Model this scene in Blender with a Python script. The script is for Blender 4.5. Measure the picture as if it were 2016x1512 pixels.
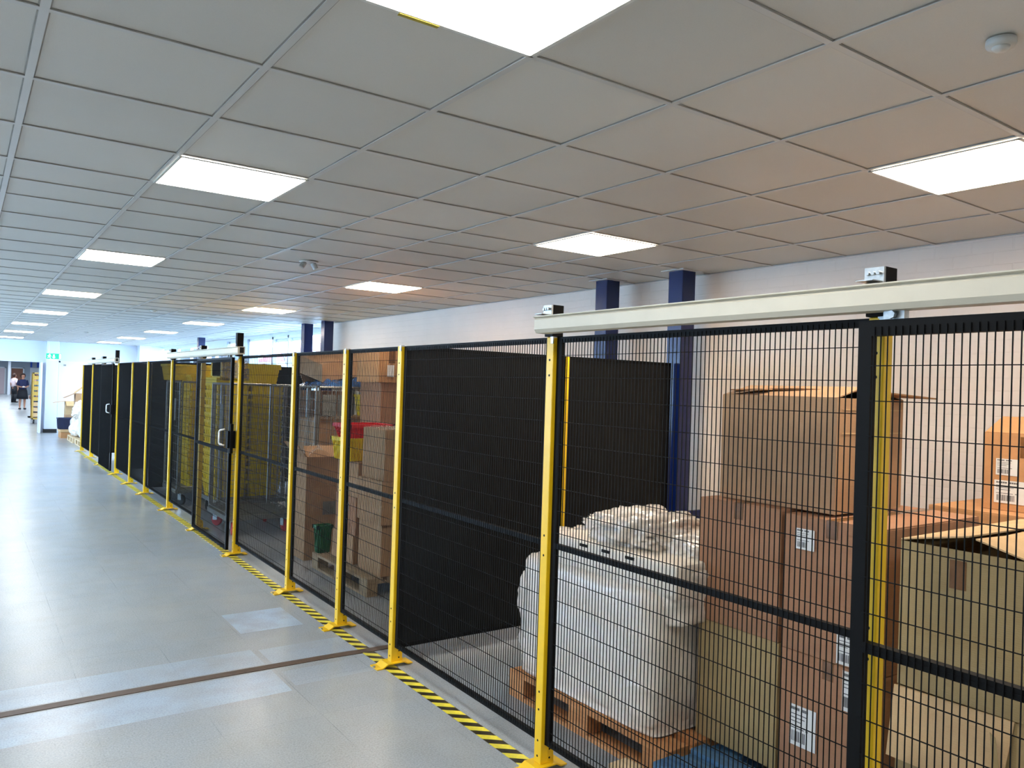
import bpy, bmesh, math, random
from mathutils import Vector, Matrix, noise, Euler
random.seed(7)
C = bpy.context.scene
COL = C.collection
PI = math.pi
for o in list(bpy.data.objects): bpy.data.objects.remove(o)

# ------------------------------------------------------------ camera, world, exposure
CAMZ = 1.72
F_PX, YAW, PITCH, ROLL = 1533.28, 0.614706, 0.007045, 0.031983
fw = Vector((math.sin(YAW)*math.cos(PITCH), math.cos(YAW)*math.cos(PITCH), math.sin(PITCH)))
r0 = Vector((math.cos(YAW), -math.sin(YAW), 0)); u0 = r0.cross(fw)
rr = math.cos(ROLL)*r0 + math.sin(ROLL)*u0; uu = -math.sin(ROLL)*r0 + math.cos(ROLL)*u0
cam = bpy.data.cameras.new('camera'); camo = bpy.data.objects.new('camera', cam); COL.objects.link(camo)
cam.sensor_width = 36; cam.lens = F_PX/2016*36; cam.clip_start = .02; cam.clip_end = 400
M4 = Matrix((rr, uu, -fw)).transposed().to_4x4(); M4.translation = (0, 0, CAMZ)
camo.matrix_world = M4
C.camera = camo
vs = C.view_settings
vs.view_transform = 'Standard'; vs.look = 'None'; vs.gamma = 1; vs.use_curve_mapping = False; vs.exposure = 0.16
W = bpy.data.worlds.new('sky'); C.world = W; W.use_nodes = True
bg = W.node_tree.nodes['Background']; bg.inputs[0].default_value = (.47, .70, 1, 1); bg.inputs[1].default_value = 17.0
LAMP = 21.0      # radiance of the ceiling panels

# ------------------------------------------------------------ materials
def lin(c): return tuple(((v/255)/12.92 if v/255 <= .04045 else ((v/255+.055)/1.055)**2.4) for v in c)
class N:
    """tiny node expression helper"""
    def __init__(s, name):
        s.m = bpy.data.materials.new(name); s.m.use_nodes = True; s.t = s.m.node_tree; s.nd = s.t.nodes
        s.b = s.nd['Principled BSDF']; s.out = s.nd['Material Output']
    def new(s, t, **k):
        n = s.nd.new(t)
        for a, v in k.items(): setattr(n, a, v)
        return n
    def put(s, sock, v):
        if isinstance(v, bpy.types.NodeSocket): s.t.links.new(v, sock)
        else: sock.default_value = v
    def math(s, op, a, b=0.0, c=None):
        n = s.new('ShaderNodeMath', operation=op); s.put(n.inputs[0], a); s.put(n.inputs[1], b)
        if c is not None: s.put(n.inputs[2], c)
        return n.outputs[0]
    def co(s):
        tc = s.new('ShaderNodeTexCoord'); sp = s.new('ShaderNodeSeparateXYZ'); s.t.links.new(tc.outputs['Object'], sp.inputs[0])
        s.obj = tc.outputs['Object']; return sp.outputs
    def noise(s, scale, detail=3, vec=None, rough=.5):
        n = s.new('ShaderNodeTexNoise'); n.inputs['Scale'].default_value = scale; n.inputs['Detail'].default_value = detail
        n.inputs['Roughness'].default_value = rough
        if vec is not None: s.t.links.new(vec, n.inputs['Vector'])
        return n.outputs['Fac']
    def mix(s, f, a, b):
        n = s.new('ShaderNodeMix', data_type='RGBA'); s.put(n.inputs[0], f)
        for i, v in ((6, a), (7, b)):
            if isinstance(v, tuple): v = tuple(v)+(1,) if len(v) == 3 else v
            s.put(n.inputs[i], v)
        return n.outputs[2]
    def ramp(s, f, a, b):
        n = s.new('ShaderNodeMapRange'); s.put(n.inputs[0], f); n.inputs[1].default_value = a; n.inputs[2].default_value = b
        return n.outputs[0]
    def rect(s, X, Y, x0, x1, y0, y1):
        a = s.math('MULTIPLY', s.math('GREATER_THAN', X, x0), s.math('LESS_THAN', X, x1))
        b = s.math('MULTIPLY', s.math('GREATER_THAN', Y, y0), s.math('LESS_THAN', Y, y1))
        return s.math('MULTIPLY', a, b)
    def bump(s, h, strength=.3, dist=.01):
        n = s.new('ShaderNodeBump'); n.inputs['Strength'].default_value = strength; n.inputs['Distance'].default_value = dist
        s.put(n.inputs['Height'], h); s.t.links.new(n.outputs[0], s.b.inputs['Normal'])
def simple(name, rgb, rough=.5, metal=0, var=.08, scale=30, bump=0, spec=.5, coat=0):
    n = N(name); n.co(); c = lin(rgb)
    f = n.noise(scale, 3, n.obj)
    n.put(n.b.inputs['Base Color'], n.mix(n.ramp(f, .3, .7), tuple(v*(1-var) for v in c), tuple(min(1, v*(1+var)) for v in c)))
    n.b.inputs['Roughness'].default_value = rough; n.b.inputs['Metallic'].default_value = metal
    n.b.inputs['Specular IOR Level'].default_value = spec; n.b.inputs['Coat Weight'].default_value = coat
    if bump: n.bump(f, bump, .004)
    return n.m
def emit(name, rgb, strength, base=(.8, .8, .8, 1)):
    n = N(name); n.b.inputs['Base Color'].default_value = base
    n.b.inputs['Emission Color'].default_value = tuple(rgb)+(1,); n.b.inputs['Emission Strength'].default_value = strength
    n.b.inputs['Roughness'].default_value = .5
    return n.m
def cardboard(name, rgb):
    n = N(name); X = n.co(); c = lin(rgb)
    f = n.noise(6, 4, n.obj); g = n.noise(180, 2, n.obj)
    k = n.mix(n.ramp(f, .3, .75), tuple(v*.86 for v in c), tuple(v*1.08 for v in c))
    k = n.mix(n.math('MULTIPLY', n.ramp(g, .45, .8), .25), k, tuple(v*.7 for v in c))
    n.put(n.b.inputs['Base Color'], k); n.b.inputs['Roughness'].default_value = .75; n.b.inputs['Specular IOR Level'].default_value = .25
    w = n.math('SINE', n.math('MULTIPLY', X[2], 900))
    n.bump(n.math('ADD', n.math('MULTIPLY', w, .15), f), .25, .004)
    return n.m
M = {}
M['steel_yellow'] = simple('yellow powder coat', (236, 190, 18), .38, 0, .05, 8)
M['steel_black'] = simple('black powder coat', (10, 10, 10), .6, 0, .1, 20, spec=.12)
M['sheet_black'] = simple('black sheet panel', (14, 15, 14), .38, 0, .1, 4, spec=.2)
M['hole'] = simple('punched hole', (10, 9, 6), .9)
M['rail'] = simple('pale aluminium rail', (196, 188, 168), .5, .1, .03, 12, spec=.35)
M['galv'] = simple('galvanised steel', (176, 180, 180), .32, .85, .15, 60)
M['zinc'] = simple('dull zinc tube', (150, 152, 148), .4, .7, .15, 40)
M['white_handle'] = simple('white plastic handle', (232, 232, 228), .35)
M['blue_col'] = simple('glossy blue paint', (8, 27, 80), .22, 0, .08, 5)
M['navy'] = simple('navy plastic', (28, 42, 78), .5)
M['wall'] = None
M['pallet_new'] = None
M['tape'] = simple('brown parcel tape', (120, 84, 50), .25, 0, .15, 30)
M['label'] = simple('white paper label', (225, 224, 220), .6, 0, .02)
M['ink'] = simple('grey label print', (96, 96, 98), .7)
M['white_paint'] = simple('white gloss paint', (222, 226, 234), .35, 0, .02, 3)
M['frame_white'] = simple('white window frame', (225, 230, 236), .35, 0, .02, 3)
M['black_base'] = simple('black rubber skirting', (20, 20, 22), .6)
M['red_plastic'] = simple('red plastic', (214, 24, 30), .35, 0, .05)
M['green_plastic'] = simple('green plastic', (24, 104, 62), .35, 0, .05)
M['yellow_plastic'] = simple('yellow plastic', (244, 212, 20), .4, 0, .06)
M['tan_yellow'] = simple('tan yellow trolley', (190, 156, 72), .5)
M['yellow_soft'] = simple('yellow plastic pale', (226, 196, 60), .45, 0, .06)
M['red_wheel'] = simple('red castor tyre', (190, 26, 34), .4)
M['black_rubber'] = simple('black castor rubber', (24, 24, 26), .6)
M['grey_sheet'] = simple('grey plastic sheet', (120, 122, 118), .5)
M['detector'] = simple('off white detector', (196, 194, 186), .5, 0, .02)
M['bronze'] = simple('brown joint strip', (82, 66, 56), .45, .1, .15, 20)
M['card_brown'] = cardboard('brown cardboard', (180, 143, 108))
M['card_red'] = cardboard('reddish cardboard', (168, 124, 94))
M['card_green'] = cardboard('olive kraft cardboard', (166, 144, 102))
M['card_pale'] = cardboard('pale cardboard', (205, 172, 128))
M['card_orange'] = cardboard('orange cardboard', (196, 146, 100))
M['card_in'] = cardboard('inside of cardboard', (150, 110, 74))
M['skin'] = simple('skin', (196, 142, 116), .5)
M['hair'] = simple('dark brown hair', (58, 32, 24), .6)
M['dress'] = simple('navy dress cloth', (30, 38, 78), .8)
M['skirt'] = simple('black skirt cloth', (22, 24, 34), .8)
M['shoe'] = simple('black shoe', (24, 22, 24), .5)
M['teal'] = simple('grey green shirt', (92, 112, 118), .8)
M['grey_trousers'] = simple('grey trousers', (70, 80, 96), .8)
M['pinkshirt'] = simple('pale pink shirt', (226, 206, 212), .8)
M['darkcloth'] = simple('dark cloth', (34, 36, 44), .8)
M['doorbrown'] = simple('brown wooden door', (142, 92, 70), .5, 0, .1, 6)
M['grey_wall'] = simple('grey far wall', (170, 180, 192), .7, 0, .02, 3)
M['banner'] = simple('blue banner', (48, 88, 190), .6)
M['brick_red'] = simple('red roof tiles', (170, 96, 90), .8)
M['render_pale'] = simple('pale render', (205, 205, 210), .8)
M['tbar'] = simple('white grid bar', (196, 194, 188), .38, 0, .03, 6)
M['gap'] = simple('shaded dusty tile edge', (150, 146, 138), .9, 0, .2, 9)  # one darker tone for dirt and the shade of the recessed edge
M['yellow_tag'] = simple('yellow sticker', (170, 150, 40), .6)
M['lamp_cool'] = emit('cool lit diffuser', (1.0, .985, .95), LAMP)
M['lamp_warm'] = emit('warm lit diffuser', (1.0, .85, .69), LAMP*1.55)
M['lamp_frame'] = simple('white lamp frame', (214, 212, 204), .4)
M['sign_green'] = emit('green lit sign', (.0, .55, .33), 1.0, (.02, .2, .12, 1))
M['sign_white'] = emit('white lit pictogram', (.9, 1, .96), .9)
# painted brick wall
def wallmat(name, rgb):
    n = N(name); X = n.co(); c = lin(rgb)
    cb = n.new('ShaderNodeCombineXYZ'); n.t.links.new(X[1], cb.inputs[0]); n.t.links.new(X[2], cb.inputs[1])
    br = n.new('ShaderNodeTexBrick'); n.t.links.new(cb.outputs[0], br.inputs['Vector'])
    br.inputs['Scale'].default_value = 1; br.inputs['Brick Width'].default_value = .225; br.inputs['Row Height'].default_value = .075
    br.inputs['Mortar Size'].default_value = .006; br.inputs['Mortar Smooth'].default_value = .6
    f = n.noise(2.2, 4, n.obj); g = n.noise(14, 4, n.obj)
    k = n.mix(n.ramp(f, .3, .7), tuple(v*.94 for v in c), c)
    n.put(n.b.inputs['Base Color'], k); n.b.inputs['Roughness'].default_value = .6
    h = n.math('ADD', n.math('MULTIPLY', br.outputs['Fac'], -.5), n.math('MULTIPLY', g, .8))
    n.bump(h, .35, .006)
    return n.m
M['wall'] = wallmat('cream painted brick', (224, 210, 196))
M['wall_end'] = simple('white painted plaster', (214, 222, 234), .6, 0, .02, 2)
# floor
def floormat():
    n = N('blue grey vinyl floor'); X = n.co(); x, y = X[0], X[1]
    big = n.noise(.9, 4, n.obj); mid = n.noise(5, 4, n.obj); sp = n.noise(130, 2, n.obj, .6)
    k = n.mix(n.ramp(big, .35, .65), lin((150, 158, 165)), lin((160, 164, 165)))
    k = n.mix(n.math('MULTIPLY', n.ramp(mid, .45, .75), .35), k, lin((150, 148, 140)))
    # tile to tile tint (0.5 m vinyl tiles)
    cb = n.new('ShaderNodeCombineXYZ')
    n.put(cb.inputs[0], n.math('FLOOR', n.math('DIVIDE', n.math('ADD', x, .42), .5)))
    n.put(cb.inputs[1], n.math('FLOOR', n.math('DIVIDE', n.math('ADD', y, .14), .5)))
    wn = n.new('ShaderNodeTexWhiteNoise', noise_dimensions='2D'); n.t.links.new(cb.outputs[0], wn.inputs['Vector'])
    k = n.mix(n.math('MULTIPLY', wn.outputs['Value'], .16), k, lin((126, 138, 148)))
    # joints
    fx = n.math('ABSOLUTE', n.math('SUBTRACT', n.math('FRACT', n.math('DIVIDE', n.math('ADD', x, .42), .5)), .5))
    fy = n.math('ABSOLUTE', n.math('SUBTRACT', n.math('FRACT', n.math('DIVIDE', n.math('ADD', y, .14), .5)), .5))
    j = n.math('GREATER_THAN', n.math('MAXIMUM', fx, fy), .4965)
    j = n.math('MULTIPLY', j, n.ramp(n.noise(1.7, 2, n.obj), .40, .70))
    k = n.mix(n.math('MULTIPLY', j, .55), k, lin((78, 84, 90)))
    # replaced lighter blue tiles beside the joint strip and one single tile
    blue = lin((166, 186, 208))
    for rct, w in (((1.60, 2.04, 5.37, 5.86), .95), ((-3, 1.56, 4.72, 5.02), .55), ((1.6, 2.24, 4.70, 4.99), .45), ((-3, 1.56, 4.24, 4.61), .7), ((1.6, 2.3, 4.30, 4.55), .3)):
        k = n.mix(n.math('MULTIPLY', n.rect(x, y, *rct), n.math('MULTIPLY', n.ramp(mid, .2, .6), w)), k, blue)
    k = n.mix(n.math('MULTIPLY', n.ramp(sp, .45, .72), .28), k, lin((196, 204, 212)))
    k = n.mix(n.math('MULTIPLY', n.ramp(n.noise(110, 1, n.obj), .45, .75), .25), k, lin((72, 80, 90)))
    # scuffs
    sc = n.new('ShaderNodeMapping'); sc.inputs['Scale'].default_value = (1, .5, 1); sc.inputs['Rotation'].default_value = (0, 0, .2)
    n.t.links.new(n.obj, sc.inputs['Vector'])
    k = n.mix(n.math('MULTIPLY', n.ramp(n.noise(3.5, 5, sc.outputs[0], .6), .5, .8), .35), k, lin((172, 176, 176)))
    n.put(n.b.inputs['Base Color'], k)
    n.b.inputs['Roughness'].default_value = .26
    n.b.inputs['Specular IOR Level'].default_value = .55
    return n.m
M['floor'] = floormat()
def tapemat():
    n = N('yellow and black hazard tape'); X = n.co()
    f = n.math('FRACT', n.math('DIVIDE', n.math('SUBTRACT', X[1], n.math('MULTIPLY', X[0], -.85)), .115))
    s = n.math('LESS_THAN', f, .48)
    w = n.ramp(n.noise(60, 3, n.obj), .3, .7)
    k = n.mix(s, n.mix(w, lin((238, 222, 60)), lin((220, 205, 80))), n.mix(w, lin((34, 30, 20)), lin((62, 54, 34))))
    n.put(n.b.inputs['Base Color'], k); n.b.inputs['Roughness'].default_value = .45
    return n.m
M['hazard'] = tapemat()
def woodmat(name, a, b):
    n = N(name); n.co()
    mp = n.new('ShaderNodeMapping'); mp.inputs['Scale'].default_value = (30, 2.5, 30); n.t.links.new(n.obj, mp.inputs['Vector'])
    f = n.noise(1.5, 5, mp.outputs[0], .6); g = n.noise(5, 3, n.obj)
    k = n.mix(n.ramp(f, .3, .7), lin(a), lin(b)); k = n.mix(n.math('MULTIPLY', n.ramp(g, .5, .7), .4), k, tuple(v*.6 for v in lin(a)))
    n.put(n.b.inputs['Base Color'], k); n.b.inputs['Roughness'].default_value = .7; n.bump(f, .2, .003)
    return n.m
M['pallet_new'] = woodmat('orange pallet wood', (186, 124, 74), (206, 150, 98))
M['pallet_old'] = woodmat('weathered pallet wood', (140, 118, 92), (176, 154, 122))
M['pallet_blue'] = woodmat('blue painted pallet wood', (44, 92, 140), (90, 130, 160))
M['pallet_pale'] = woodmat('pale pallet wood', (205, 180, 140), (222, 200, 165))
def tilemat(i):
    n = N('ceiling tile %d' % i); X = n.co()
    s = (1, .96, 1.03, .985)[i]; c = tuple(v*s for v in lin((207, 203, 193)))
    f = n.noise(1.3, 4, n.obj); g = n.noise(260, 2, n.obj)
    k = n.mix(n.ramp(f, .35, .7), tuple(v*.95 for v in c), c)
    k = n.mix(n.math('MULTIPLY', n.ramp(g, .5, .75), .2), k, tuple(v*.75 for v in c))
    n.put(n.b.inputs['Base Color'], k); n.b.inputs['Roughness'].default_value = .55; n.b.inputs['Specular IOR Level'].default_value = .4
    n.bump(g, .15, .002)
    return n.m
TILES = [tilemat(i) for i in range(4)]
def filmmat(name, base, trans, rough=.22, bs=14):
    n = N(name); n.co()
    f = n.noise(bs, 5, n.obj, .6); g = n.noise(bs*3.3, 3, n.obj)
    c = lin(base)
    n.put(n.b.inputs['Base Color'], n.mix(n.ramp(f, .3, .7), tuple(v*.9 for v in c), c))
    n.b.inputs['Roughness'].default_value = rough; n.b.inputs['Coat Weight'].default_value = .4; n.b.inputs['Coat Roughness'].default_value = .1
    n.b.inputs['Alpha'].default_value = 1-trans
    n.bump(n.math('ADD', f, n.math('MULTIPLY', g, .4)), .8, .02)
    return n.m
M['film_white'] = filmmat('white stretch film', (240, 230, 217), 0, .25, 9)
M['film_clear'] = filmmat('clear plastic film', (236, 234, 228), .68, .1, 20)
M['film_blue'] = filmmat('blue plastic film', (50, 100, 158), .1, .12, 16)
M['poly'] = simple('white polystyrene', (232, 224, 210), .5, 0, .03)
def glassmat():
    n = N('window glass'); n.nd.remove(n.b)
    tr = n.new('ShaderNodeBsdfTransparent'); gl = n.new('ShaderNodeBsdfGlossy'); gl.inputs['Roughness'].default_value = .02
    fr = n.new('ShaderNodeFresnel'); fr.inputs[0].default_value = 1.45; mx = n.new('ShaderNodeMixShader')
    ge = n.new('ShaderNodeNewGeometry')
    n.put(mx.inputs[0], n.math('MULTIPLY', fr.outputs[0], n.math('SUBTRACT', 1.0, ge.outputs['Backfacing'])))
    n.t.links.new(tr.outputs[0], mx.inputs[1]); n.t.links.new(gl.outputs[0], mx.inputs[2])
    n.t.links.new(mx.outputs[0], n.out.inputs[0]); tr.inputs[0].default_value = (.93, .96, .97, 1)
    return n.m
M['glass'] = glassmat()

# ------------------------------------------------------------ mesh helpers
class B:
    def __init__(s): s.bm = bmesh.new(); s.mi = 0
    def _f(s, vs, mi=None):
        try: f = s.bm.faces.new(vs); f.material_index = s.mi if mi is None else mi; return f
        except ValueError: return None
    def box(s, x0, y0, z0, x1, y1, z1, mt=None):
        v = [s.bm.verts.new(p) for p in ((x0,y0,z0),(x1,y0,z0),(x1,y1,z0),(x0,y1,z0),(x0,y0,z1),(x1,y0,z1),(x1,y1,z1),(x0,y1,z1))]
        if mt is not None:
            for q in v: q.co = mt @ q.co
        for i in ((3,2,1,0),(4,5,6,7),(0,1,5,4),(1,2,6,5),(2,3,7,6),(3,0,4,7)): s._f([v[j] for j in i])
        return s
    def cbox(s, cx, cy, cz, w, d, h, mt=None): return s.box(cx-w/2, cy-d/2, cz-h/2, cx+w/2, cy+d/2, cz+h/2, mt)
    def frustum(s, z0, w0, d0, z1, w1, d1, cx=0, cy=0, open_top=False, flip=False):
        a = [s.bm.verts.new((cx+sx*w0/2, cy+sy*d0/2, z0)) for sx, sy in ((-1,-1),(1,-1),(1,1),(-1,1))]
        b = [s.bm.verts.new((cx+sx*w1/2, cy+sy*d1/2, z1)) for sx, sy in ((-1,-1),(1,-1),(1,1),(-1,1))]
        s._f(a[::-1]) 
        if not open_top: s._f(b)
        for i in range(4): s._f([a[i], a[(i+1)%4], b[(i+1)%4], b[i]])
        return s
    def tube(s, p, q, r, n=8, r2=None, caps=True):
        p = Vector(p); q = Vector(q); d = (q-p).normalized(); r2 = r if r2 is None else r2
        a = d.orthogonal().normalized(); b = d.cross(a)
        A = [s.bm.verts.new(p+(a*math.cos(2*PI*i/n)+b*math.sin(2*PI*i/n))*r) for i in range(n)]
        Q = [s.bm.verts.new(q+(a*math.cos(2*PI*i/n)+b*math.sin(2*PI*i/n))*r2) for i in range(n)]
        for i in range(n): s._f([A[i], A[(i+1)%n], Q[(i+1)%n], Q[i]])
        if caps: s._f(A[::-1]); s._f(Q)
        return s
    def path(s, pts, r, n=8):
        for a, b in zip(pts, pts[1:]): s.tube(a, b, r, n)
        return s
    def prism(s, pts, d, mt=None):
        """pts: outline points (3D, planar), extruded by vector d"""
        a = [s.bm.verts.new(Vector(p)) for p in pts]; b = [s.bm.verts.new(Vector(p)+Vector(d)) for p in pts]
        if mt is not None:
            for q in a+b: q.co = mt @ q.co
        s._f(a[::-1]); s._f(b)
        for i in range(len(a)): s._f([a[i], a[(i+1)%len(a)], b[(i+1)%len(a)], b[i]])
        return s
    def lathe(s, prof, n=24, c=(0,0,0), mt=None):
        rings = []
        for r, z in prof:
            rings.append([s.bm.verts.new((c[0]+r*math.cos(2*PI*i/n), c[1]+r*math.sin(2*PI*i/n), c[2]+z)) for i in range(n)])
        for A, Q in zip(rings, rings[1:]):
            for i in range(n): s._f([A[i], A[(i+1)%n], Q[(i+1)%n], Q[i]])
        s._f(rings[0][::-1]); s._f(rings[-1])
        if mt is not None:
            for R in rings:
                for q in R: q.co = mt @ q.co
        return s
    def sheet(s, fn, nu, nv, th=.0):
        g = [[s.bm.verts.new(fn(u/nu, v/nv)) for v in range(nv+1)] for u in range(nu+1)]
        for i in range(nu):
            for j in range(nv): s._f([g[i][j], g[i+1][j], g[i+1][j+1], g[i][j+1]])
        return s
def link(name, b, mats, parent=None, bevel=0, smooth=False, loc=None, rot=None, recalc=True, solid=0):
    me = bpy.data.meshes.new(name)
    if bevel:
        bmesh.ops.bevel(b.bm, geom=[e for e in b.bm.edges], offset=bevel, segments=2, profile=.6, affect='EDGES', clamp_overlap=True)
    if recalc: bmesh.ops.recalc_face_normals(b.bm, faces=b.bm.faces[:])
    b.bm.to_mesh(me); b.bm.free()
    if smooth:
        for p in me.polygons: p.use_smooth = True
    for m in (mats if isinstance(mats, (list, tuple)) else [mats]): me.materials.append(M[m] if isinstance(m, str) else m)
    o = bpy.data.objects.new(name, me); COL.objects.link(o)
    if parent is not None: o.parent = parent
    if loc is not None: o.location = loc
    if rot is not None: o.rotation_euler = rot
    if solid:
        md = o.modifiers.new('thickness', 'SOLIDIFY'); md.thickness = solid; md.offset = 0
    return o
def tag(o, label, cat=None, group=None):
    o['label'] = label
    if cat: o['category'] = cat
    if group: o['group'] = group
    return o
def thing(name, label, cat, loc=(0,0,0), rz=0, group=None, rot=None):
    o = bpy.data.objects.new(name, None); o.empty_display_size = .1; COL.objects.link(o)
    o.location = loc; o.rotation_euler = rot if rot else (0, 0, rz)
    return tag(o, label, cat, group)
def struct(name, b, mats, label=None, parent=None, **k):
    o = link(name, b, mats, parent, **k)
    if parent is None:
        o['kind'] = 'structure'
        if label: o['label'] = label
    return o
def dup(o, parent=None, **k):
    c = o.copy(); COL.objects.link(c)
    if parent is not None: c.parent = parent
    for ch in o.children: dup(ch, c)
    for a, v in k.items():
        if a in ('label', 'group', 'category'): c[a] = v
        else: setattr(c, a, v)
    return c

# ------------------------------------------------------------ the room
H = 2.715; XR = 4.96; XW = 5.24; XL = -5.0; YB = -6.0; YE = 27.0; YF = 78.0
struct('floor', B().box(-6, YB-.3, -.12, 10, YF+1, 0), 'floor', 'blue grey vinyl tile floor with speckles and scuffs')
# ceiling tiles
XS = [.152+.6*k for k in range(-9, 9)]
YS = [3.671+.6*j for j in range(-16, 2)]+[4.70, 5.13, 5.72, 6.31]+[6.91+.6*j for j in range(34)]
YS = [y for y in YS if y < YE-.05]
b = B(); xs = [XL]+[x for x in XS if x < XR+.2]+[XW+.1]; ys = [YB]+YS+[YE]
for i in range(len(xs)-1):
    for j in range(len(ys)-1):
        b.mi = random.randrange(4); x0, x1, y0, y1 = xs[i], xs[i+1], ys[j], ys[j+1]
        dz = [random.uniform(-.0006, .0006) for _ in range(4)]
        b._f([b.bm.verts.new((x0, y0, H+dz[0])), b.bm.verts.new((x0, y1, H+dz[1])), b.bm.verts.new((x1, y1, H+dz[2])), b.bm.verts.new((x1, y0, H+dz[3]))])
b.mi = 0; b.box(XL, YB, H+.03, XW+.1, YE, H+.08)
struct('ceiling', b, TILES, 'grey white square ceiling tiles in an exposed grid', recalc=False)
b = B()
for x in XS: b.box(x-.012, YB, H-.006, x+.012, YE, H-.003)
for y in YS: b.box(XL, y-.011, H-.0055, XW, y+.011, H-.0028)
struct('trim_1', b, 'tbar', 'white metal grid bars between the ceiling tiles')
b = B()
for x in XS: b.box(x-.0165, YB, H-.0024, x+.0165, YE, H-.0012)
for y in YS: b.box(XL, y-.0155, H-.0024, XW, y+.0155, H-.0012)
struct('trim_2', b, 'gap', 'dusty gaps with painted shade along the ceiling tile edges')  # shadow gap and dirt beside the bars, put in as darker strips
YC = 12.42
struct('wall_right', B().box(XR, YB, 0, XR+.35, YC, H+.05), 'wall', 'cream painted brick wall behind the cages')
struct('wall_left', B().box(XL-.2, YB, 0, XL, 6, H+.05).box(XL-.2, 6, 0, XL, 27, .9).box(XL-.2, 6, 2.45, XL, 27, H+.05), 'wall_end', 'white left wall outside the picture')
struct('wall_back', B().box(XL-.2, YB-.2, 0, XR+.35, YB, H+.05), 'wall_end', 'white wall behind the camera')
# window wall on the right, beyond the solid brick wall
b = B().box(XW, YC, 0, XW+.25, YE, 1.25).box(XW, YC, 2.66, XW+.25, YE, H+.05).box(XW-.0, 17.85, 1.25, XW+.25, 18.15, 2.66).box(XW, 21.9, 1.25, XW+.25, 22.2, 2.66)
b.box(XW, 19.5, 2.35, XW+.1, 21.3, 2.66)
struct('wall_far_right', b, 'wall_end', 'white wall with a strip of high windows')
def window(nm, y0, y1, mull, opens, label):
    z0, z1 = 1.25, 2.66
    b = B()
    for a, c in ((z0, z0+.06), (z1-.05, z1)): b.box(XW+.04, y0, a, XW+.12, y1, c)
    for y in [y0+.03]+mull+[y1-.03]: b.box(XW+.04, y-.035, z0, XW+.12, y+.035, z1)
    w = struct(nm, b, 'frame_white', label)
    ed = [y0]+mull+[y1]
    for i in range(len(ed)-1):
        a, c = ed[i]+.035, ed[i+1]-.035
        if i in opens:
            mt = Matrix.Translation((XW+.12, 0, z1-.05)) @ Matrix.Rotation(-.42, 4, 'Y') @ Matrix.Translation((-XW-.12, 0, -z1+.05))
            s = B().box(XW+.1, a, z1-.11, XW+.14, c, z1-.05, mt).box(XW+.1, a, z0+.06, XW+.14, c, z0+.12, mt).box(XW+.1, a, z0+.06, XW+.14, a+.05, z1-.05, mt).box(XW+.1, c-.05, z0+.06, XW+.14, c, z1-.05, mt)
            so = link('opening_sash', s, 'frame_white', w)
            link('pane', B().box(XW+.117, a+.05, z0+.12, XW+.123, c-.05, z1-.11, mt), 'glass', so)
        else:
            link('pane', B().box(XW+.077, a, z0+.06, XW+.083, c, z1-.05), 'glass', w)
    return w
window('window_1', 12.75, 17.85, [14.3, 15.25, 16.2], (1, 2), 'white framed high window with two tilted opening sashes')
window('window_2', 18.15, 21.9, [19.4, 20.7], (), 'white framed high window left of the far steel columns')
window('window_3', 22.2, 26.85, [23.4, 25.0], (), 'white framed high window nearest the end wall')
b = B().box(XL-.12, 6, .9, XL-.04, 27, .96).box(XL-.12, 6, 2.39, XL-.04, 27, 2.45)
for k in range(15): b.box(XL-.12, 6+1.5*k-.03, .9, XL-.04, 6+1.5*k+.03, 2.45)
w4 = struct('window_4', b, 'frame_white', 'long white framed window outside the left of the picture')
link('pane', B().box(XL-.083, 6, .96, XL-.077, 27, 2.39), 'glass', w4)
# end wall with wide opening, pier, flush door panel
b = B().box(XL, YE, 0, -1.6, YE+.2, H+.05).box(-1.6, YE, 2.08, 1.9, YE+.2, H+.05).box(1.9, YE, 0, 2.36, YE+.2, H+.05).box(2.36, YE, 2.10, 4.3, YE+.2, H+.05).box(4.3, YE, 0, XW+.3, YE+.2, H+.05).box(4.5, YE-.45, 0, 4.82, YE, H)
struct('wall_end', b, 'wall_end', 'white end wall with a wide opening')
struct('trim_3', B().box(2.02, YE-.22, 0, 2.34, YE, H), 'wall_end', 'white square pier beside the opening')
struct('baseboard_end', B().box(2.01, YE-.235, 0, 2.35, YE-.2, .11).box(2.005, YE-.235, 0, 2.02, YE, .11), 'black_base', 'black skirting round the white pier')
d1 = struct('door_1', B().box(2.38, YE-.03, 0, 4.28, YE+.05, 2.09), 'white_paint', 'wide white flush door beyond the stacked pallets')
link('door_frame', B().box(2.36, YE-.05, 0, 2.40, YE+.0, 2.14).box(2.36, YE-.05, 2.09, 4.3, YE, 2.14), 'frame_white', d1)
link('door_stop', B().cbox(2.52, YE-.05, 2.02, .06, .04, .05), 'zinc', d1)
d2 = struct('door_2', B().box(1.86, YE-.62, .01, 1.905, YE-.02, 2.07), 'white_paint', 'white door leaf folded back at the opening')
for z in (.25, .75, 1.1, 1.75): link('hinge', B().tube((1.90, YE-.02, z-.05), (1.90, YE-.02, z+.05), .012), 'galv', d2)
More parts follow.
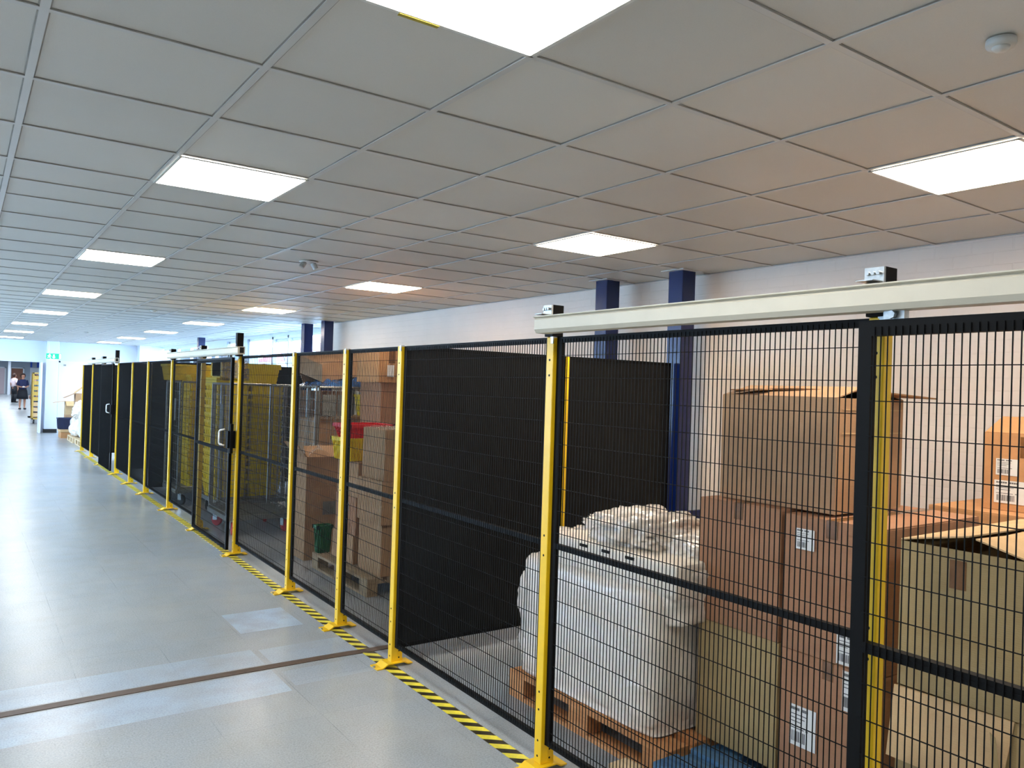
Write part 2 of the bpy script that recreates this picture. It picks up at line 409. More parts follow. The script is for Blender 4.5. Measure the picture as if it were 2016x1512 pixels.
# corridor beyond
struct('wall_far', B().box(-6, YF, 0, 10, YF+.2, 3), 'grey_wall', 'grey wall at the end of the far corridor')
struct('wall_far_left', B().box(-3.2, YE+.2, 0, -3, YF, 3), 'wall_end', 'white side wall of the far corridor')
struct('wall_corridor_right', B().box(8, YE+.2, 0, 8.2, YF, 3), 'wall_end', 'white wall of the far corridor on the right')
struct('ceiling_corridor', B().box(-3.2, YE+.2, 2.75, 8.2, YF+.2, 2.85), 'wall_end', 'white ceiling of the far corridor')
d3 = struct('door_3', B().box(3.38, YF-.06, 0, 4.2, YF, 2.16), 'doorbrown', 'brown door in the far grey wall')
link('door_frame', B().box(3.28, YF-.07, 0, 3.38, YF, 2.25).box(4.2, YF-.07, 0, 4.3, YF, 2.25).box(3.28, YF-.07, 2.16, 4.3, YF, 2.25), 'frame_white', d3)
d4 = struct('door_4', B().box(2.2, YF-.06, 0, 2.9, YF, 2.16), 'pinkshirt', 'pale door at the left of the far wall')
link('door_frame', B().box(2.9, YF-.08, 0, 3.0, YF, 2.25).box(2.1, YF-.08, 2.16, 3.0, YF, 2.25), 'frame_white', d4)
struct('trim_4', B().box(3.02, YF-3, 0, 3.2, YF-2.8, 2.75), 'wall_end', 'slim white column before the far wall')
bn = B().box(4.72, YF-.05, 2.3, 4.86, YF, 3).box(5.2, YF-.05, 2.3, 5.36, YF, 3)
tag(link('wall_banner', bn, 'banner'), 'blue and white banner high on the far wall above the white poster', 'banner')
tag(link('wall_poster', B().box(4.72, YF-.06, .6, 5.5, YF, 2.25), 'frame_white'), 'tall white poster board on the far wall behind the yellow trolley', 'poster')

# steel columns
def column(name, label, x, y, s=.15, mat='blue_col', base=False):
    t = thing(name, label, 'column', (x, y, 0), group='blue steel columns along the right wall')
    link('shaft', B().box(-s/2, -s/2, 0, s/2, s/2, H-.0), mat, t, bevel=.006)
    link('ceiling_collar', B().box(-s/2-.045, -s/2-.045, H-.008, s/2+.045, -s/2, H-.001).box(-s/2-.045, s/2, H-.008, s/2+.045, s/2+.045, H-.001).box(-s/2-.045, -s/2, H-.008, -s/2, s/2, H-.001).box(s/2, -s/2, H-.008, s/2+.045, s/2, H-.001), 'tbar', t)
    if base: link('base_casing', B().box(-s/2-.01, -s/2-.03, 0, s/2+.16, -s/2, .80).box(-s/2-.01, -s/2-.02, 0, -s/2-.002, s/2, .70), mat, t)
column('steel_column', 'near blue steel column behind the wrapped pallet, with blue casing at its foot', 4.70, 4.335, base=True)
column('steel_column', 'blue steel column behind the black divider panel, second of the near pair', 4.665, 5.18)
column('steel_column', 'dark blue column right of the windows, nearer of the far pair', 4.70, 11.78)
column('steel_column', 'dark blue column right of the windows, farther of the far pair', 4.70, 12.66)
column('steel_column', 'blue column among the windows above the second gate rail', 4.58, 19.25)

# outside: a neighbouring building seen through the windows
t = thing('neighbour_building', 'pale building with red roof seen blurred through the high windows', 'building', (16, 40, 0))
link('wall', B().box(0, -16, 0, 6, 12, 3.0), 'render_pale', t)
link('roof', B().prism([(-.3, -16.3, 3.0), (6.3, -16.3, 3.0), (3, -16.3, 4.4)], (0, 28.6, 0)), 'brick_red', t)
for k in range(6): link('window', B().box(-.05, -14+4*k, 1.4, .02, -12.2+4*k, 2.5), 'grey_wall', t)

# ------------------------------------------------------------ ceiling lights
def lamp(x, y, mat, label, group, first=[]):
    t = thing('ceiling_light', label, 'ceiling light', (x, y, H-.008), group=group)
    s = .292
    b = B()
    b.box(-s-.004, -s-.004, -.004, s+.004, -s+.008, .0).box(-s-.004, s-.008, -.004, s+.004, s+.004, 0).box(-s-.004, -s, -.004, -s+.008, s, 0).box(s-.008, -s, -.004, s+.004, s, 0)
    link('light_frame', b, 'lamp_frame', t)
    link('diffuser', B().box(-s+.006, -s+.006, -.0025, s-.006, s-.006, -.0005), mat, t)
    return t
YL = [1.57, 3.97, 7.21, 10.81, 14.41, 18.01, 21.61, 25.21]
ordn = ['first', 'second', 'third', 'fourth', 'fifth', 'sixth', 'seventh', 'eighth']
for i, y in enumerate(YL):
    l1 = ('square cool white ceiling light cut off by the top edge of the picture' if i == 0 else 'square white ceiling light over the aisle, %s from the camera in the left row' % ordn[i])
    a = lamp(1.052, y, 'lamp_cool', l1, 'ceiling lights over the aisle')
    if i == 0: link('sticker', B().box(-.14, .288, -.0065, -.02, .302, -.0045), 'yellow_tag', a)['label'] = 'yellow sticker'
    lamp(3.452, y, 'lamp_warm', 'square warm white ceiling light over the cages, %s from the camera in the right row' % ordn[i], 'ceiling lights over the cages')
for x in (-1.348, -3.748):
    for y in YL: lamp(x, y, 'lamp_cool', 'square ceiling light outside the left of the picture', 'ceiling lights left of the picture')
for x in (-1.348, 1.052, 3.452):
    for y in (-.83, -3.23): lamp(x, y, 'lamp_cool', 'square ceiling light behind the camera', 'ceiling lights behind the camera')
for k in range(24):  # unseen glowing panels added to brighten the corridor
    t = thing('ceiling_light', 'added light panel brightening the far corridor, hidden above the opening', 'ceiling light', (.3+2.2*(k % 3), 29.5+6.2*(k//3), 2.74), group='added corridor light panels')
    link('diffuser', B().box(-.6, -1.2, -.01, .6, 1.2, 0), emit('added corridor light', (.82, .92, 1), 6.5) if k == 0 else bpy.data.materials['added corridor light'], t)

# detectors
def detector(x, y, label, r=.05, name='smoke_detector'):
    t = thing(name, label, 'smoke detector', (x, y, H-.005))
    link('base', B().lathe([(r, 0), (r*1.02, -.012), (r*.92, -.02)]), 'detector', t, smooth=True)
    link('sensor_head', B().lathe([(r*.6, -.018), (r*.6, -.024), (r*.45, -.03), (r*.1, -.032)]), 'detector', t, smooth=True)
detector(2.272, .972, 'round white smoke detector in the tile at the top right corner of the picture', .037)
detector(2.25, 12.3, 'small white smoke detector on the far ceiling between the two light rows')
detector(2.25, 19.9, 'tiny white detector on the far ceiling above the exit sign side')
t = thing('ceiling_fitting', 'small clear and chrome ceiling fitting with twin lamps above the yellow crates', 'ceiling fitting', (2.283, 6.166, H-.005))
link('plate', B().lathe([(.075, 0), (.075, -.008)]), 'detector', t)
for s in (-1, 1): link('lamp_head', B().tube((s*.035, 0, -.008), (s*.06, 0, -.05), .022, 12), 'galv', t, smooth=False)
t = thing('ceiling_speaker', 'flat round grey fitting on the far ceiling near the end wall', 'ceiling fitting', (1.82, 21.2, H-.005))
link('grille', B().lathe([(.12, 0), (.12, -.012), (.09, -.02)]), 'detector', t)

# exit sign
t = thing('exit_sign', 'green lit emergency exit sign with running man hung before the white pier', 'sign', (2.18, 26.45, 2.265))
link('housing', B().box(-.2, -.02, -.085, .2, .02, .085), 'frame_white', t, bevel=.005)
link('green_face', B().box(-.195, -.026, -.08, .195, -.021, .08), 'sign_green', t)
b = B()
def quad2(b, pts, y=-.032, t=.004): b.prism([(x, y, z) for x, z in pts], (0, t, 0))
quad2(b, [(.135, -.07), (.185, -.07), (.185, .07), (.135, .07)])                       # doorway
quad2(b, [(-.02, .05), (.02, .05), (.02, -.02), (.045, -.02), (0, -.07), (-.045, -.02), (-.02, -.02)])  # arrow down
b.tube((-.105, -.032, .05), (-.105, -.028, .05), .017, 10)
quad2(b, [(-.13, .035), (-.095, .035), (-.10, -.015), (-.135, -.01)])
quad2(b, [(-.13, -.01), (-.10, -.015), (-.075, -.06), (-.09, -.068), (-.118, -.03), (-.155, -.055), (-.165, -.04)])
quad2(b, [(-.097, .032), (-.065, .0), (-.075, -.01), (-.10, .012)])
quad2(b, [(-.13, .033), (-.165, .015), (-.16, 0), (-.125, .015)])
link('pictogram', b, 'sign_white', t)
for s in (-.13, .13): link('hanger', B().tube((s, 0, .085), (s, 0, H-2.265), .004), 'galv', t)
link('downlight', B().box(-.1, -.02, -.115, .08, .02, -.088), 'sign_white', t, bevel=.004)

# ------------------------------------------------------------ floor strip and tape
b = B(); n = 40
for k in range(n):
    x0 = -5+9.9*k/n; x1 = -5+9.9*(k+1)/n
    def yy(x): return 4.655+.01*math.sin(x*1.7)-(.0 if x < 2 else .01)
    b.prism([(x0, yy(x0)-.034, 0.0), (x1, yy(x1)-.034, 0.0), (x1, yy(x1)+.034, 0), (x0, yy(x0)+.034, 0)], (0, 0, .0035))
struct('trim_5', b, 'bronze', 'brown joint strip across the floor')
tag(link('hazard_tape', B().prism([(2.100, -2, .0006), (2.177, -2, .0006), (2.262, 9.4, .0006), (2.262, 20.4, .0006), (2.185, 20.4, .0006), (2.185, 9.4, .0006)], (0, 0, .0016)), 'hazard'), 'yellow and black striped hazard tape on the floor along the fence', 'floor tape')

# ------------------------------------------------------------ fence
PT = 1.965; PB = .115;
def fx(y): return 2.165+.0075*min(y, 9.4)
MID = 1.02
PY = [1.27, 2.83, 4.35, 5.21, 6.28, 7.86, 9.37, 10.95, 12.56, 13.85, 15.25, 17.0, 18.54, 20.12]
def post_mesh(t, top=PT):
    b = B().box(0, -.05, .027, .045, 0, top)
    link('post_tube', b, 'steel_yellow', t, bevel=.004)
    # arched foot plate
    pr = [(-.115, 0), (-.075, 0), (-.04, .02), (.065, .02), (.09, 0.006), (.125, 0.006), (.125, .012), (.092, .012), (.067, .026), (-.043, .026), (-.078, .006), (-.115, .006)]
    link('foot_plate', B().prism([(x+.01, -.075, z+.001) for x, z in pr], (0, .10, 0)), 'steel_yellow', t)
    link('gusset', B().prism([(.04, -.0505, .025), (.075, -.0505, .025), (.072, -.0505, .09), (.06, -.0505, .113), (.04, -.0505, .113)], (0, .004, 0)), 'steel_yellow', t)
    b = B()
    for z in [.06, .13, .27, .35, .97, 1.06, 1.79, 1.86]: b.tube((-.0008, -.025, z), (.004, -.025, z), .0055, 8)
    for z in (.05, .09): b.tube((.05, -.0515, z), (.05, -.048, z), .005, 8)
    link('bolt_hole', b, 'hole', t)
    link('anchor_bolt', B().tube((-.105, -.03, .008), (-.105, -.03, .016), .008, 6), 'galv', t)
    link('top_clip', B().box(-.004, -.05, top-.004, .02, -.03, top+.005).box(-.005, -.052, top-.03, .0, -.035, top+.0), 'galv', t)
t0 = thing('fence_post', 'yellow fence post behind the open gate stile at the right, nearest the camera', 'fence post', (fx(PY[0]), PY[0], 0), group='yellow fence posts')
post_mesh(t0)
pl = ['', 'thick yellow fence post under the far end of the nearest pale rail', 'yellow fence post at the left edge of the big black divider',
 'yellow fence post between the two panels showing the near pallet of boxes', 'yellow fence post left of the tall floor stack of boxes', 'yellow fence post right of the lock of the middle gate',
 'yellow post seen behind the mesh of the middle gate leaf', 'yellow post under the far end of the middle gate rail', 'yellow fence post at the left of the second solid black divider', 'yellow fence post second to the left of the middle gate rail',
 'yellow post beside the lock of the farthest gate', 'yellow post hidden behind the farthest gate leaf', 'next to last yellow post at the far end of the fence', 'last yellow post at the far left end of the fence']
for i in range(1, len(PY)): dup(t0, location=(fx(PY[i]), PY[i], 0), label=pl[i])

WR = .00138
def mesh_infill(b, y0, y1, z0, z1, x=0, wr=WR, sp=.02):
    n = int(round((y1-y0)/sp))
    for k in range(1, n):
        y = y0+(y1-y0)*k/n; b.box(x-wr, y-wr, z0, x+wr, y+wr, z1)
    z = z0+.055
    while z < z1-.02:
        b.box(x+wr, y0, z-wr, x+3*wr, y1, z+wr); z += .1
def panel(name, label, y0, y1, x=None, z0=PB, z1=PT, fr=.03, dx=.02, group='black mesh fence panels', cat='fence panel', axis='Y'):
    """mesh panel from y0 (near) to y1; axis X builds it turned into the cage"""
    t = thing(name, label, cat, (fx(y0)+.02, y0, z0), rz=-math.atan((fx(y1)-fx(y0))/(y1-y0)), group=group)
    L = y1-y0; h = z1-z0
    b = B().box(0, 0, 0, dx, fr, h).box(0, L-fr, 0, dx, L, h)
    b.box(0, fr, h-.026, dx, L-fr, h).box(0, fr, 0, dx, L-fr, .026)
    link('panel_frame', b, 'steel_black', t)
    link('middle_bar', B().box(0, fr, MID-z0-.012, dx, L-fr, MID-z0+.012), 'steel_black', t)
    b = B(); mesh_infill(b, fr*.6, L-fr*.6, .01, h-.01, x=-.001 if dx < .03 else .004)
    link('wire_mesh', b, 'steel_black', t)
    return t
pn = ['fixed mesh panel in front of the wrapped pallet and upper boxes', 'mesh panel in front of the big black divider', 'mesh panel in front of the near end of the small pallet', 'mesh panel in front of the red basket and green bin',
 'mesh panel in front of the empty roll cage, right of the middle gate', '', 'fixed mesh panel under the far half of the middle gate rail', 'mesh panel left of the middle gate in front of a black divider', 'mesh panel with black sheet behind, second left of the middle gate',
 'mesh panel right of the farthest gate lock', '', 'fixed mesh panel under the far half of the farthest gate rail', 'last mesh panel at the far left end of the fence']
for i in range(len(PY)-1):
    if pn[i]: panel('mesh_fence', 'black '+pn[i], PY[i]+.001, PY[i+1]-.051)

# sliding gates
def gate(idx, y0, y1, ry0, ry1, posts, tall, lab):
    t = thing('sliding_gate', lab, 'gate', (fx(y0)-.065, y0, .055), rz=-math.atan((fx(y1)-fx(y0))/(y1-y0)), group='sliding mesh gates')
    L = y1-y0; h = 1.95-.055
    b = B().box(0, 0, 0, .028, .04, h).box(0, L-.04, 0, .028, L, h).box(0, .04, h-.045, .028, L-.04, h).box(0, .04, 0, .028, L-.04, .03)
    link('gate_frame', b, 'steel_black', t)
    link('middle_bar', B().box(0, .04, MID-.055-.014, .028, L-.04, MID-.055+.016), 'steel_black', t)
    b = B(); mesh_infill(b, .03, L-.03, .01, h-.02, x=-.003); link('wire_mesh', b, 'steel_black', t)
    if tall:
        link('lock_box', B().box(-.02, -.02, 1.0, .055, .045, 1.17).box(-.0, -.035, .95, .03, -.01, 1.24), 'steel_black', t, bevel=.004)
        hd = B().path([(-.02, .10, 1.02), (-.065, .105, 1.035), (-.07, .11, 1.05), (-.07, .11, 1.15), (-.065, .105, 1.17), (-.02, .10, 1.18)], .009, 8)
        link('pull_handle', hd, 'white_handle', t, smooth=True)['label'] = 'white D-shaped pull handle'
    for y in (.12, L-.1):
        link('roller_hanger', B().box(.005, y-.03, h, .03, y+.03, h+.03).tube((-.012, y, h+.012), (.0, y, h+.012), .012, 6), 'galv', t)
    # rail
    r = thing('gate_rail', lab.replace('black sliding mesh gate', 'pale aluminium overhead rail of the gate'), 'gate rail', (fx((ry0+ry1)/2)-.105, ry0, 1.985), group='gate rails')
    Lr = ry1-ry0
    pr = [(0, .0), (.02, -.012), (.075, -.012), (.075, .0), (.03, .004), (.008, .01), (.008, .058), (.0, .062), (-.012, .066), (-.012, .074), (.075, .074), (.075, .066), (.010, .062), (.0, .058)]
    pr = [(.012, -.012), (.07, -.012), (.07, .062), (-.008, .062), (-.008, .058), (.004, .054), (0, .046), (0, .004)]
    link('rail_profile', B().prism([(x, 0, z) for x, z in pr], (0, Lr, 0)), 'rail', r)
    link('end_slot', B().box(.02, -.001, 0, .06, .002, .055), 'hole', r)
    for p in posts:
        a = thing('rail_bracket', 'black extension bracket %s' % ({2.83: 'at the far end of the nearest rail', 1.27: 'on the nearest rail at the right'}.get(p, 'above the post at %s' % ('the middle gate leaf' if p == 9.37 else 'the far end of the middle rail' if p == 10.95 else 'the farthest gate leaf' if p == 17.0 else 'the far end of the farthest rail'))), 'rail bracket', (fx(p), p, PT), group='rail brackets')
        link('extension_tube', B().box(-.012, -.055, 0.001, .05, .004, .145), 'steel_black', a, bevel=.003)
        b = B().box(-.075, -.052, .098, -.012, .0, .101).box(-.022, -.055, .098, -.0125, .004, .143)
        link('bracket_plate', b, 'galv', a)
        b = B()
        for y in (-.042, -.026, -.01): b.tube((-.034, y, .125), (-.022, y, .125), .006, 6)
        link('bolt', b, 'galv', a)
    if tall:
        link('stop_post', B().box(.03, -.06, 1.96-.055, .09, .0, 2.19-.055), 'steel_black', t)
gate(1, -.05, 1.262, -1.2, 2.77, (2.83, 1.27), False, 'near black sliding mesh gate at the right edge of the picture')
gate(2, 7.84, 9.28, 7.55, 10.7, (9.37, 10.95), True, 'middle black sliding mesh gate with white handle before the empty roll cage')
gate(3, 15.3, 16.7, 14.9, 18.45, (17.0, 18.54), True, 'farthest black sliding mesh gate near the left end of the fence')

# solid dividers
def divider(y, x0, x1, label, posts=True):
    t = thing('solid_divider', label, 'divider', (0, y, 0), group='solid black divider panels')
    z0, z1 = .095, 1.97
    n = max(1, round((x1-x0)/1.2)); w = (x1-x0)/n
    for k in range(n):
        a = x0+k*w
        s = link('sheet', B().box(a+.012, -.004, z0+.02, a+w-.012, .004, z1-.02), 'sheet_black', t)
        link('sheet_frame', B().box(a+.003, -.012, z0, a+w-.003, .012, z0+.025).box(a+.003, -.012, z1-.025, a+w-.003, .012, z1).box(a+.003, -.012, z0, a+.025, .012, z1).box(a+w-.025, -.012, z0, a+w-.003, .012, z1), 'steel_black', s)
    link('edge_strip', B().box(x0-.004, -.014, z0+.02, x0+.002, .0, z1-.03), 'yellow_soft', t)['label'] = 'pale yellow edge strip'
    return t
divider(4.34, 2.257, 4.60, 'large solid black divider panel left of the wrapped pallet')
divider(12.54, 2.30, 4.60, 'solid black divider behind the roll cages and yellow crates')
divider(15.2, 2.315, 4.9, 'solid black divider standing behind the second far bay')
divider(18.5, 2.315, 4.9, 'solid black divider in the farthest bay')
# intermediate post on the near divider
t = thing('divider_post', 'slim yellow post in the middle of the large black divider', 'post', (3.53, 4.30, 0))
link('post_tube', B().box(-.012, .012, .0, .012, .026, 1.965), 'steel_yellow', t, bevel=.002)
link('foot_plate', B().box(-.04, -.03, 0, .04, .026, .008), 'steel_yellow', t)

# ------------------------------------------------------------ cartons
def ship_label(parent, o, ux, uz, w, h, n):
    """paper label with header line, text rows and barcode; o origin (lower left), ux/uz unit vectors, n outward normal"""
    o = Vector(o); ux = Vector(ux); uz = Vector(uz); n = Vector(n)
    def q(b, a, c, w_, h_, d): 
        p = o+ux*a+uz*c; b.prism([p+n*(d-.0004), p+ux*w_+n*(d-.0004), p+ux*w_+uz*h_+n*(d-.0004), p+uz*h_+n*(d-.0004)], n*.0004)
    b = B(); q(b, 0, 0, w, h, .0012); s = link('shipping_label', b, 'label', parent); s['label'] = 'white printed shipping label'
    b = B()
    x = .06*w
    for k in range(10):
        if k != 5: q(b, x, h*.87, w*.055, h*.07, .0018)
        x += w*.065
    for r in range(3): q(b, w*.06, h*(.76-.09*r), w*(.62-.1*r), h*.022, .0018)
    q(b, w*.06, h*.42, w*.5, h*.025, .0018); q(b, w*.62, h*.42, w*.1, h*.03, .0018)
    x = .08
    rnd = random.Random(int(w*1e4))
    while x < .6:
        bw = rnd.choice((.012, .022, .034)); q(b, x*w, h*.1, bw*w, h*.26, .0018); x += bw+rnd.choice((.012, .02))
    link('print', b, 'ink', s)
def carton(label, x0, x1, y0, y1, z0, z1, mat='card_brown', group=None, rz=0, tape=True, bulge=.004, labels=(), flaps=False, seam='X', name='cardboard_box', rot=None, open_=None, flap_in='card_in'):
    w, d, h = x1-x0, y1-y0, z1-z0
    t = thing(name, label, 'cardboard box', ((x0+x1)/2, (y0+y1)/2, z0), rz, group, rot=rot)
    b = B()
    if open_ is None:
        # slightly bulging closed body
        nu = 4
        g = {}
        bm = b.bm
        bmesh.ops.create_cube(bm, size=1)
        bmesh.ops.subdivide_edges(bm, edges=bm.edges[:], cuts=3, use_grid_fill=True)
        for v in bm.verts:
            x, y, z = v.co
            bx = bulge*(1-(2*y)**2)*(1-(2*z)**2); by = bulge*(1-(2*x)**2)*(1-(2*z)**2)
            sx = 1 if x > .49 else -1 if x < -.49 else 0; sy = 1 if y > .49 else -1 if y < -.49 else 0
            nn = noise.noise(Vector((x*2+x0*7, y*2+y0*5, z*2+z0*3)))*.004
            v.co = (x*w+sx*(bx+nn), y*d+sy*(by+nn), (z+.5)*h+(-.003*(1-(2*x)**2)*(1-(2*y)**2) if z > .49 else 0))
        be = [e for e in bm.edges if len(e.link_faces) == 2 and e.link_faces[0].normal.dot(e.link_faces[1].normal) < .5]
        bm.normal_update()
        be = [e for e in bm.edges if len(e.link_faces) == 2 and e.link_faces[0].normal.dot(e.link_faces[1].normal) < .5]
        bmesh.ops.bevel(bm, geom=be, offset=.004, segments=2, profile=.5, affect='EDGES')
        link('box_body', b, mat, t)
        # top flaps with a seam
        fl = B()
        if seam == 'X': fl.box(-w/2+.001, -d/2+.001, h-.001, w/2-.001, -.0015, h+.003).box(-w/2+.001, .0015, h-.001, w/2-.001, d/2-.001, h+.003)
        else: fl.box(-w/2+.001, -d/2+.001, h-.001, -.0015, d/2-.001, h+.003).box(.0015, -d/2+.001, h-.001, w/2-.001, d/2-.001, h+.003)
        link('top_flap', fl, mat, t)
        if tape:
            tp = B(); q = .024
            if seam == 'X': tp.box(-w/2-.0015, -q, h+.003, w/2+.0015, q, h+.0036).box(-w/2-bulge*.3-.002, -q, h-.07, -w/2-.0005, q, h+.0036)
            else: tp.box(-q, -d/2-.0015, h+.003, q, d/2+.0015, h+.0036).box(-q, -d/2-bulge*.3-.002, h-.07, q, -d/2-.0005, h+.0036)
            link('parcel_tape', tp, 'tape', t)
    else:
        tk = .005
        b.box(-w/2, -d/2, 0, w/2, d/2, tk).box(-w/2, -d/2, tk, -w/2+tk, d/2, h).box(w/2-tk, -d/2, tk, w/2, d/2, h).box(-w/2+tk, -d/2, tk, w/2-tk, -d/2+tk, h).box(-w/2+tk, d/2-tk, tk, w/2-tk, d/2, h)
        link('box_body', b, mat, t)
        for side, ang, ln in open_:
            if side in 'wE'.lower() or side in ('w', 'e'):
                s = -1 if side == 'w' else 1; mt = Matrix.Translation((s*w/2, 0, h)) @ Matrix.Rotation(-s*ang, 4, 'Y')
                f = B().box(min(0, s*ln), -d/2+.003, -.002, max(0, s*ln), d/2-.003, .003, mt)
            else:
                s = -1 if side == 's' else 1; mt = Matrix.Translation((0, s*d/2, h)) @ Matrix.Rotation(s*ang, 4, 'X')
                f = B().box(-w/2+.003, min(0, s*ln), -.002, w/2-.003, max(0, s*ln), .003, mt)
            link('flap', f, mat, t)
    for (side, a, c, lw, lh) in labels:
        if side == 'w': ship_label(t, (-w/2-bulge*1.6-.001, d/2-a, c), (0, -1, 0), (0, 0, 1), lw, lh, (-1, 0, 0))
        else: ship_label(t, (-w/2+a, -d/2-bulge*1.6-.001, c), (1, 0, 0), (0, 0, 1), lw, lh, (0, -1, 0))
    return t
# pallets
def pallet(label, x0, y0, L, Wd, mat, z=0, rz=0, group=None):
    t = thing('wooden_pallet', label, 'pallet', (x0, y0, z), rz, group)
    ws = [.145, .10, .145, .10, .145]; gap = (Wd-sum(ws))/4; x = 0
    for k, w in enumerate(ws):
        link('deck_board', B().box(x, 0, .122, x+w, L, .144), mat, t, bevel=.002); x += w+gap
    for yb in (0, L/2-.0725, L-.145):
        link('cross_board', B().box(0, yb, .1, Wd, yb+.145, .1215), mat, t, bevel=.002)
        for xb in (0, Wd/2-.05, Wd-.1): link('block', B().box(xb, yb, .0225, xb+.1, yb+.145, .0995), mat, t, bevel=.003)
    for xb in (0, Wd/2-.05, Wd-.1): link('bottom_board', B().box(xb, 0, 0, xb+.1, L, .022), mat, t, bevel=.002)
    return t
pallet('orange wooden pallet under the shrink-wrapped load', 2.575, 2.385, 1.2, .8, 'pallet_new')
pallet('blue painted pallet under the brown boxes, nearest the camera', 2.47, 1.36, 1.0, 1.0, 'pallet_blue', z=-.0)
tag(link('wood_offcut', B().box(2.36, 2.42, .0, 2.47, 2.52, .10), 'pallet_pale', bevel=.004), 'pale wood block on the floor at the corner of the orange pallet', 'wood block')

PZ = .146
# bay 1 boxes
carton('olive brown box on the blue pallet, bottom of the left stack beside the wrapped load', 2.85, 3.4, 2.025, 2.46, PZ, .680, 'card_green', seam='Y', tape=False)
carton('brown box on top of the olive box beside the wrapped load', 2.85, 3.4, 2.03, 2.47, .684, 1.243, 'card_red', seam='X')
carton('lower brown box with two white labels, right stack on the blue pallet', 2.85, 3.6, 1.575, 2.01, PZ, .672, 'card_red', labels=(('w', .055, .15, .12, .165), ('w', .285, .365, .09, .155)))
carton('middle brown box with white label beneath the open-topped box', 2.85, 3.6, 1.575, 2.01, .676, 1.234, 'card_red', labels=(('w', .06, .425, .085, .085), ('w', .255, .01, .10, .12)))
t = carton('tall open-flapped tan box standing on top of the brown stacks', 2.93, 3.44, 1.835, 2.425, 1.249, 1.728, 'card_brown', open_=(('w', 2.9, .2), ('e', 2.95, .2), ('n', 3.0, .22)), bulge=0)
link('loose_top_flap', B().prism([(-.22, .28, .500), (.27, .24, .495), (.30, -.42, .486), (-.02, -.36, .505), (-.16, -.02, .512)], (0, 0, .006)), 'card_in', t)
link('crease_line', B().box(-.22, -.298, .33, .24, -.2955, .334).box(-.22, -.298, .43, .24, -.2955, .433), 'card_pale', t)
# right gate bay
t = carton('big olive box with pale half-open lid flaps behind the near gate', 2.56, 3.46, .985, 1.36, .79, 1.262, 'card_green', open_=(), bulge=0)
link('lid_flap', B().prism([(-.45, .187, .474), (.45, .187, .474), (.45, -.01, .50), (-.44, -.02, .515)], (0, 0, .005)), 'card_pale', t)['label'] = 'pale half-open lid flap'
link('lid_flap', B().prism([(-.45, -.187, .474), (.45, -.187, .474), (.45, -.03, .51), (-.25, -.045, .505), (-.44, -.04, .51)], (0, 0, .005)), 'card_pale', t)['label'] = 'pale half-open lid flap'
link('parcel_tape', B().box(-.4515, -.02, .35, -.4502, .03, .44), 'tape', t)
t = carton('box under the big olive one, its pale flap folded down outside', 2.56, 3.4, 1.0, 1.36, 0, .785, 'card_green', open_=(), bulge=0)
link('flap', B().prism([(-.424, -.175, .79), (-.424, .185, .785), (-.455, .19, .56), (-.455, -.15, .56)], (-.005, 0, 0)), 'card_pale', t)['label'] = 'pale flap folded down'
link('green_strap', B().prism([(-.462, -.14, .74), (-.462, -.125, .75), (-.462, -.16, .45), (-.462, -.18, .45)], (-.003, 0, 0)), 'card_green', t)
# boxes by the wall at the right
carton('large brown box low by the cream wall, under the open orange box', 4.0, 4.75, 1.15, 1.99, 0, 1.205, 'card_orange', tape=False, seam='Y')
t = carton('orange open-topped box with two labels standing by the cream wall', 4.15, 4.7, 1.30, 1.80, 1.21, 1.585, 'card_orange', open_=(('w', 2.75, .2), ('e', 2.75, .2)), bulge=0, labels=(('w', .055, .17, .10, .08), ('w', .05, .035, .15, .11)))
link('parcel_tape', B().box(-.2765, .05, .26, -.2752, .09, .36), 'tape', t)

# shrink wrapped load
t = thing('wrapped_load', 'white shrink-wrapped load with crumpled film top on the orange pallet', 'wrapped goods', (2.98, 3.03, .146))
def blob(parts, name, mat, parent, smooth=True):
    b = B()
    for (cx, cy, z0, wx, wy, h, pw, amp, fr, seed, taper) in parts:
        bm2 = bmesh.new(); bmesh.ops.create_cube(bm2, size=2); bmesh.ops.subdivide_edges(bm2, edges=bm2.edges[:], cuts=15, use_grid_fill=True)
        for v in bm2.verts:
            p = v.co.copy(); n_ = (abs(p.x)**pw+abs(p.y)**pw+abs(p.z)**pw)**(1/pw); p = p/n_
            q = Vector((p.x*fr+seed, p.y*fr, p.z*fr))
            k = 1+amp*(noise.noise(q)+.5*noise.noise(q*2.3)+.3*noise.noise(q*5))
            tz = 1+taper*(p.z)
            v.co = (cx+p.x*wx/2*k*tz, cy+p.y*wy/2*k*tz, max(parts[0][2]+.002, z0+(p.z*k+1)*h/2))
        me = bpy.data.meshes.new('tmp'); bm2.to_mesh(me); bm2.free(); b.bm.from_mesh(me); bpy.data.meshes.remove(me)
    return link(name, b, mat, parent, smooth=smooth)
blob([(.0, .0, 0, .73, 1.06, .66, 16, .035, 2.4, 3, -.01), (.0, .0, -.06, .73, 1.06, .3, 18, .02, 2.4, 5, 0), (-.02, .42, .0, .62, .46, .56, 6, .10, 2, 9, 0), (.02, -.10, .50, .68, 1.02, .28, 10, .05, 2.4, 5, 0)], 'film_wrapped_body', 'film_white', t)
blob([(.02, -.08, .76, .56, .55, .20, 2.6, .28, 3.0, 21, 0), (.12, .22, .74, .42, .42, .14, 2.6, .3, 3.2, 31, 0), (.1, -.42, .70, .46, .40, .20, 3, .22, 3, 41, 0), (-.02, .42, .66, .3, .26, .12, 3, .3, 3, 51, 0)], 'crumpled_film_top', 'film_white', t)
link('white_tray', B().box(-.325, -.60, .64, .3, .33, .80), 'poly', t, bevel=.02)
for y in (.04, -.13, -.30): link('handle_slot', B().box(-.329, y-.03, .772, -.322, y+.03, .786), 'hole', t)['label'] = 'dark handle slot'
